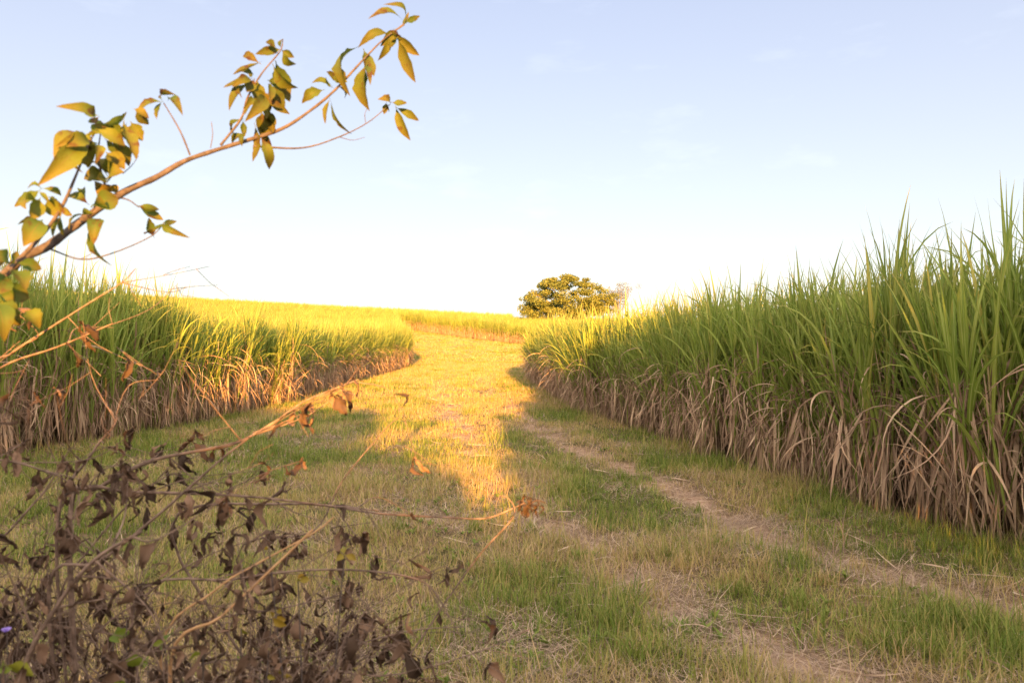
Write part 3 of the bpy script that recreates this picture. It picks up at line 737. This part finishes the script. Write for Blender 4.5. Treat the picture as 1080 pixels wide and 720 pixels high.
def dead_shrub(x, y, label, paths, extra, spread, tall, rng_seed, group='withered shrubs in the foreground'):
    rng = np.random.default_rng(rng_seed)
    root = tag(empty('dead_shrub', (x, y, 0)), label, 'dead shrub', group)
    off = -np.array([x, y, 0.0])
    for (pp, d0, d1, r0, r1, mat, ntw, leafy) in paths:
        pts = [P(px, py, d0 + (d1 - d0) * i_ / max(1, len(pp) - 1)) for i_, (px, py) in enumerate(pp)]
        f = pts[0]
        lead = [np.array([x + rng.normal(0, 0.03), y + rng.normal(0, 0.03), -0.02]), np.array([x * 0.6 + f[0] * 0.4, y * 0.6 + f[1] * 0.4, f[2] * 0.45])]
        grow(root, off, lead + pts, r0, r1, rng, M[mat], ntw, leafy)
    for k in range(extra):
        a = rng.random() * 6.28; l = spread * (0.4 + 0.8 * rng.random())
        e = np.array([x + math.cos(a) * l + 0.22 * spread, y + math.sin(a) * l * 0.6, tall * (0.45 + 0.6 * rng.random())])
        e[0] = min(e[0], -0.17 * e[1] - 0.1 * rng.random())
        b = np.array([x + rng.normal(0, 0.06), y + rng.normal(0, 0.06), -0.02])
        m1 = b + (e - b) * 0.45 + np.array([-0.10 * math.cos(a), 0, 0.16])
        grow(root, off, [b, m1, b + (e - b) * 0.75 + np.array([0, 0, 0.10]), e], 0.0040, 0.0012, rng, M['dead_stem'], 10, 0.42, 0.26)
    return root
dead_shrub(-1.15, 2.15, 'tall withered shrub at far left whose long stem arches up over the track', [
    ([(74, 545), (105, 514), (156, 487), (210, 475), (249, 467), (288, 446), (318, 425), (350, 411), (378, 400)], 2.1, 2.3, 0.008, 0.002, 'dead_stem', 9, 0.55),
    ([(74, 549), (93, 514), (132, 518), (200, 520), (272, 524), (340, 532), (400, 538)], 2.05, 2.3, 0.007, 0.002, 'dead_stem', 12, 0.6),
    ([(60, 560), (96, 480), (118, 452), (124, 440)], 2.1, 2.15, 0.006, 0.0018, 'dead_stem', 5, 0.15),
    ([(52, 620), (105, 592), (170, 540), (230, 487), (262, 462)], 2.0, 2.05, 0.006, 0.002, 'dead_stem', 4, 0.25),
], 12, 0.75, 1.2, 31)
dead_shrub(-1.75, 2.5, 'withered twiggy shrub at the left frame edge rising in front of the left cane', [
    ([(-60, 440), (0, 388), (60, 366), (119, 341)], 2.2, 2.3, 0.005, 0.0016, 'dead_stem', 5, 0.15),
    ([(-50, 420), (10, 374), (43, 352), (90, 322), (128, 298), (143, 283)], 2.3, 2.4, 0.005, 0.0014, 'dead_stem', 5, 0.18),
    ([(-60, 510), (-20, 486), (20, 488), (56, 500)], 2.0, 2.0, 0.006, 0.002, 'dead_stem', 8, 0.8),
    ([(-40, 620), (10, 560), (48, 516), (70, 480)], 2.2, 2.3, 0.006, 0.0016, 'dead_stem', 6, 0.4),
], 9, 0.6, 1.3, 32)
dead_shrub(-0.75, 1.95, 'low dense withered shrub with a bare stick coloured sunlit tan across its middle', [
    ([(180, 700), (233, 650), (280, 606), (330, 558)], 1.75, 1.8, 0.0045, 0.0028, 'sunlit_tan_stem', 0, 0.0),
    ([(170, 690), (226, 623), (275, 592), (330, 562), (352, 545)], 1.85, 1.95, 0.0038, 0.0018, 'sunlit_tan_stem', 0, 0.0),
    ([(140, 640), (250, 610), (350, 600), (440, 610), (470, 640)], 1.9, 2.0, 0.0045, 0.0016, 'dead_stem', 9, 0.4),
], 18, 0.62, 1.0, 33)
dead_shrub(-0.45, 2.5, 'withered shrub with a long level stem ending in a dark seed head', [
    ([(180, 560), (300, 531), (400, 541), (470, 545), (512, 546), (540, 536), (553, 530)], 2.35, 2.5, 0.005, 0.0018, 'dead_stem', 0, 0.15),
    ([(250, 590), (330, 560), (361, 507), (404, 455), (420, 440)], 2.5, 2.6, 0.0035, 0.0012, 'dead_stem', 0, 0.1),
    ([(420, 720), (451, 663), (503, 588), (541, 545), (537, 526), (526, 522)], 2.4, 2.45, 0.0035, 0.0016, 'dead_stem', 0, 0.1),
], 0, 0.4, 0.8, 34)
dead_shrub(-1.35, 1.75, 'matted withered shrub filling the lower left corner of the frame', [
    ([(20, 720), (60, 640), (100, 590), (150, 560)], 1.7, 1.7, 0.007, 0.003, 'dead_stem', 8, 0.6),
], 24, 0.62, 1.0, 35)
dead_shrub(-0.15, 2.35, 'sparse withered stems trailing low along the bottom edge of the frame', [
    ([(200, 715), (330, 690), (430, 665), (490, 660)], 2.1, 2.4, 0.0035, 0.0014, 'dead_stem', 1, 0.2),
    ([(260, 700), (400, 712), (500, 688), (560, 662)], 2.1, 2.3, 0.0035, 0.0014, 'dead_stem', 0, 0.1),
], 0, 0.35, 0.7, 36)

dead_shrub(-0.95, 2.35, 'withered shrub in the middle of the thicket with many thin grey twigs', [
    ([(90, 700), (150, 630), (220, 585), (300, 560)], 2.2, 2.3, 0.004, 0.0014, 'dead_stem', 10, 0.5),
    ([(120, 720), (200, 660), (300, 640), (380, 622)], 2.1, 2.2, 0.004, 0.0014, 'dead_stem', 12, 0.6),
    ([(60, 660), (110, 560), (170, 505), (200, 500)], 2.2, 2.3, 0.004, 0.0014, 'dead_stem', 8, 0.4),
], 16, 0.7, 1.0, 37)
# dark seed head on the end of the level stem
sh = MB(); rng = np.random.default_rng(12)
c = P(556, 534, 2.5)
for k in range(26):
    dead_leaf(sh, rng.normal(0, 0.014, 3) + np.array([0.0, 0, 0.012]), 0.03, rng, 0.1)
for ang in (0.3, 1.4, 2.2): tube(sh, smooth_path([(0, 0, 0), (0.03 * math.cos(ang), 0, 0.02), (0.06 * math.cos(ang), 0, 0.012)]), 0.002, 0.001, 5, 0.4)
o = sh.build('seed_head', M['dead_leaf']); o.location = c
tag(o, 'dark shrivelled seed head caught at the tip of the level dead stem', 'seed head')

# young leafy plants inside the dead shrubs
def seedling(x, y, z, n, seed, label, rlo, rhi, size=0.05):
    rng = np.random.default_rng(seed)
    root = tag(empty('leafy_weed', (x, y, 0)), label, 'weed')
    tops = [np.array([rng.normal(0, 0.05), rng.normal(0, 0.05), z * (0.85 + 0.2 * rng.random())]) for _ in range(3)]
    fm = MB()
    for t_ in tops:
        sm = MB(); pth = smooth_path([np.array([0, 0, -0.02]), t_ * np.array([0.4, 0.4, 0.5]), t_]); tube(sm, pth, 0.004, 0.0015, 6); sm.build('stem', M['shrub_stem'], root)
        for k in range(n):
            b = pth[int(len(pth) * (0.55 + 0.44 * rng.random()))]
            a = rng.random() * 6.28; l = size * (0.7 + 0.7 * rng.random())
            leaf_blade(fm, b, b + np.array([math.cos(a) * l, math.sin(a) * l, l * rng.normal(-0.1, 0.5)]), l * 0.55, rlo + (rhi - rlo) * rng.random(), 0.1, rng.normal(0, 1))
    fm.build('foliage', M['fresh_leaf'], root)
def at_px(px, py, d):
    p = P(px, py, d); return p[0], p[1], p[2]
seedling(*at_px(140, 640, 1.75), 7, 1, 'green and yellow leafy weed glowing among the dead stems', 0.2, 0.6, 0.038)
seedling(*at_px(215, 690, 1.7), 10, 2, 'bright yellow green leafy weed at the bottom of the dead thicket', 0.2, 0.8, 0.034)
seedling(*at_px(330, 575, 1.9), 6, 3, 'weed with a few orange yellow leaves beside the tan stick', 0.75, 1.0, 0.022)
seedling(*at_px(20, 715, 1.6), 8, 4, 'yellow green leafy weed in the bottom left corner', 0.3, 0.7, 0.036)
seedling(*at_px(250, 625, 1.8), 6, 6, 'small weed with yellow leaves under the crossing tan stems', 0.7, 1.0, 0.025)

fl = tag(empty('wildflower', (float(P(8, 664, 1.7)[0]), 1.7, 0)), 'tiny violet wildflower at the left frame edge', 'flower')
zf = float(P(8, 664, 1.7)[2])
sm = MB(); tube(sm, smooth_path([(0, 0, -0.02), (0.01, 0, zf * 0.5), (0, 0, zf)]), 0.002, 0.001, 6); sm.build('stem', M['shrub_stem'], fl)
pm = MB()
for k in range(10):
    a = k * 0.628; leaf_blade(pm, (0, 0, zf), (0.010 * math.cos(a), 0.010 * math.sin(a) - 0.002, zf + 0.005), 0.006, random.random(), 0.1, 0, 0.05)
pm.build('petals', M['petal'], fl)

# ------------------------------------------------------------------ separate tufts and stalks on the track
def tuft(seed, n, h, w, r0, r1):
    rng = np.random.default_rng(seed); mbx = MB()
    b = np.stack([rng.normal(0, w, n), rng.normal(0, w, n), np.full(n, -0.01)], 1)
    ribbons(mbx, b, np.abs(rng.normal(0.25, 0.2, n)), rng.random(n) * 6.283, 0.2 + rng.random(n) * 1.1, h * (0.5 + 0.7 * rng.random(n)), 0.005 + 0.004 * rng.random(n), r0 + (r1 - r0) * rng.random(n), S=5, p=1.8, prof='leaf')
    return mbx
green_protos = [tuft(60 + k, 60, 0.20, 0.045, 0.05, 0.5).mesh('grass_tuft', M['grass']) for k in range(3)]
dry_protos = [tuft(70 + k, 45, 0.20, 0.05, 0.65, 1.0).mesh('dry_tuft', M['grass']) for k in range(2)]
G = [(620, 520, 1), (600, 500, .9), (655, 505, 1), (690, 560, 1), (560, 560, .9), (530, 610, 1.1), (545, 640, 1), (640, 660, 1.1), (500, 560, .8), (585, 640, 1), (700, 590, .8), (760, 580, .9), (780, 625, .9), (840, 640, 1), (735, 540, .9), (820, 515, 1), (870, 545, .9), (960, 665, 1.3), (1000, 660, 1.4), (1040, 665, 1.4), (935, 690, 1.2), (1065, 690, 1.4), (985, 695, 1.2), (610, 590, .8), (420, 560, .9), (660, 700, 1.2)]
for k, (px, py, s) in enumerate(G):
    d = EYE * FPX / (py - CY); x = (px - CX) / FPX * d
    o = bpy.data.objects.new('grass_tuft', green_protos[k % 3]); COL.objects.link(o)
    o.location = (x, d, float(gheight(np.array([x]), np.array([d]))[0])); o.scale = (s, s, s * 0.85); o.rotation_euler = (0, 0, random.random() * 6.28)
    if px > 920: tag(o, 'lush bright green grass tuft in the lower right corner', 'grass tuft', 'lush tufts in the lower right corner')
    else: tag(o, 'green grass tuft standing taller than the mown turf of the track', 'grass tuft', 'green tufts on the track')
Dp = [(850, 590, 1), (800, 600, 1.1), (770, 610, .9), (640, 610, 1.2), (690, 630, 1.2), (870, 615, 1), (720, 600, .9), (560, 590, 1), (545, 505, .9), (910, 600, 1), (955, 580, .9)]
for k, (px, py, s) in enumerate(Dp):
    d = EYE * FPX / (py - CY); x = (px - CX) / FPX * d
    o = bpy.data.objects.new('dry_tuft', dry_protos[k % 2]); COL.objects.link(o)
    o.location = (x, d, float(gheight(np.array([x]), np.array([d]))[0])); o.scale = (s, s, s * 0.8); o.rotation_euler = (0, 0, random.random() * 6.28)
    tag(o, 'straw coloured dry grass tuft beside the wheel ruts', 'dry tuft', 'dry tufts beside the ruts')
ST = [(890, 580, 530, 'tall bent dry grass stalk before the nearest right cane'), (1020, 632, 590, 'short dry stalk below the cane at the right edge'), (880, 590, 470 + 70, 'tan dry grass stalk standing in the middle of the right verge')]
for px, py, top, lab in ST:
    d = EYE * FPX / (py - CY); x = (px - CX) / FPX * d; hgt = (py - top) / FPX * d
    mbx = MB(); tube(mbx, smooth_path([(0, 0, -0.02), (-0.01, 0, hgt * 0.5), (0.015, 0, hgt)]), 0.004, 0.0015, 6)
    ribbons(mbx, np.array([[0, 0, hgt * 0.2], [0, 0, hgt * 0.5], [-0.005, 0, hgt * 0.35]]), 0.3, np.array([0.5, 3.4, 2.0]), 0.9, hgt * 0.5, 0.008, np.array([0.4, 0.8, 0.6]), S=5)
    o = mbx.build('dry_stalk', M['straw']); o.location = (x, d, float(gheight(np.array([x]), np.array([d]))[0]))
    tag(o, lab, 'grass stalk')

# ------------------------------------------------------------------ light, sky, camera
sun_az = math.pi - math.atan(-SUN_DX)
SKY_H = (0.74, 0.735, 0.755); SKY_L = (0.635, 0.645, 0.715); SKY_M = (0.55, 0.568, 0.68); SKY_T = (0.455, 0.485, 0.645); SKY_Z = (0.40, 0.47, 0.60); SKY_GAIN = 1.34
w = bpy.data.worlds.new('World'); scene.world = w; w.use_nodes = True
N = w.node_tree.nodes; Lk = w.node_tree.links; N.clear()
sky = N.new('ShaderNodeTexSky'); sky.sky_type = 'NISHITA'; sky.sun_disc = False
sky.sun_elevation = SUN_ELEV; sky.sun_rotation = sun_az; sky.altitude = 0; sky.air_density = 1.0; sky.dust_density = 1.0; sky.ozone_density = 1.0
tc = N.new('ShaderNodeTexCoord')
sx = N.new('ShaderNodeSeparateXYZ'); Lk.new(tc.outputs['Generated'], sx.inputs[0])
# high thin evening air: white at the horizon, pale blue overhead, brighter towards the sun
g1 = ramp_node(N, [(0.0, SKY_H), (0.05, SKY_H), (0.13, SKY_L), (0.25, SKY_M), (0.40, SKY_T), (1.0, SKY_Z)]); Lk.new(sx.outputs['Z'], g1.inputs[0])
vm = N.new('ShaderNodeVectorMath'); vm.operation = 'DOT_PRODUCT'; Lk.new(tc.outputs['Generated'], vm.inputs[0])
vm.inputs[1].default_value = Vector((-SUN_DX, -1.0, 0.25)).normalized()
gl = N.new('ShaderNodeMapRange'); gl.inputs[1].default_value = -0.45; gl.inputs[2].default_value = 1.0
Lk.new(vm.outputs['Value'], gl.inputs[0])
gw = N.new('ShaderNodeMix'); gw.data_type = 'VECTOR'; Lk.new(gl.outputs[0], gw.inputs[0])
gw.inputs[4].default_value = (1, 1, 1); gw.inputs[5].default_value = (8.2, 6.3, 4.1)
sc = N.new('ShaderNodeVectorMath'); sc.operation = 'MULTIPLY'; Lk.new(g1.outputs[0], sc.inputs[0]); Lk.new(gw.outputs[1], sc.inputs[1])
sc2 = N.new('ShaderNodeVectorMath'); sc2.operation = 'SCALE'; Lk.new(sc.outputs[0], sc2.inputs[0]); sc2.inputs['Scale'].default_value = SKY_GAIN
# faint wisps of cloud
mp = N.new('ShaderNodeMapping'); mp.inputs['Scale'].default_value = (5, 5, 16); Lk.new(tc.outputs['Generated'], mp.inputs[0])
cn = N.new('ShaderNodeTexNoise'); cn.inputs['Scale'].default_value = 1.3; cn.inputs['Detail'].default_value = 7; cn.inputs['Roughness'].default_value = 0.6
Lk.new(mp.outputs[0], cn.inputs['Vector'])
cr = N.new('ShaderNodeMapRange'); cr.inputs[1].default_value = 0.58; cr.inputs[2].default_value = 0.8; cr.inputs[3].default_value = 0.0; cr.inputs[4].default_value = 0.14
Lk.new(cn.outputs['Fac'], cr.inputs[0])
cm = N.new('ShaderNodeMix'); cm.data_type = 'RGBA'; Lk.new(cr.outputs[0], cm.inputs[0]); Lk.new(sc2.outputs[0], cm.inputs[6]); cm.inputs[7].default_value = (1.55, 1.55, 1.6, 1)
mxs = N.new('ShaderNodeMix'); mxs.data_type = 'RGBA'; mxs.inputs[0].default_value = 0.92
Lk.new(sky.outputs[0], mxs.inputs[6]); Lk.new(cm.outputs[2], mxs.inputs[7])
bg = N.new('ShaderNodeBackground'); bg.inputs[1].default_value = 0.15
wo = N.new('ShaderNodeOutputWorld')
Lk.new(mxs.outputs[2], bg.inputs[0]); Lk.new(bg.outputs[0], wo.inputs[0])

sl = bpy.data.lights.new('sun', 'SUN'); sl.energy = 4.9; sl.angle = R(0.53); sl.color = (1.0, 0.455, 0.095)
so = bpy.data.objects.new('sun', sl); COL.objects.link(so)
so.rotation_euler = Vector((SUN_DX, 1.0, -SUN_SLOPE)).to_track_quat('-Z', 'Y').to_euler()
so.location = (3, -30, 12)

cam = bpy.data.cameras.new('camera'); co = bpy.data.objects.new('camera', cam); COL.objects.link(co)
co.location = (0, 0, EYE); co.rotation_euler = (R(90) + math.atan(3 / FPX), 0, 0)
cam.lens = 28; cam.sensor_width = 36; cam.clip_start = 0.05; cam.clip_end = 6000
cam.dof.use_dof = True; cam.dof.focus_distance = 11; cam.dof.aperture_fstop = 5.0
scene.camera = co
scene.render.engine = 'CYCLES'
scene.view_settings.view_transform = 'Standard'; scene.view_settings.look = 'None'
scene.view_settings.exposure = 2.6; scene.view_settings.gamma = 1.0
scene.cycles.max_bounces = 8; scene.cycles.diffuse_bounces = 4; scene.cycles.transmission_bounces = 4
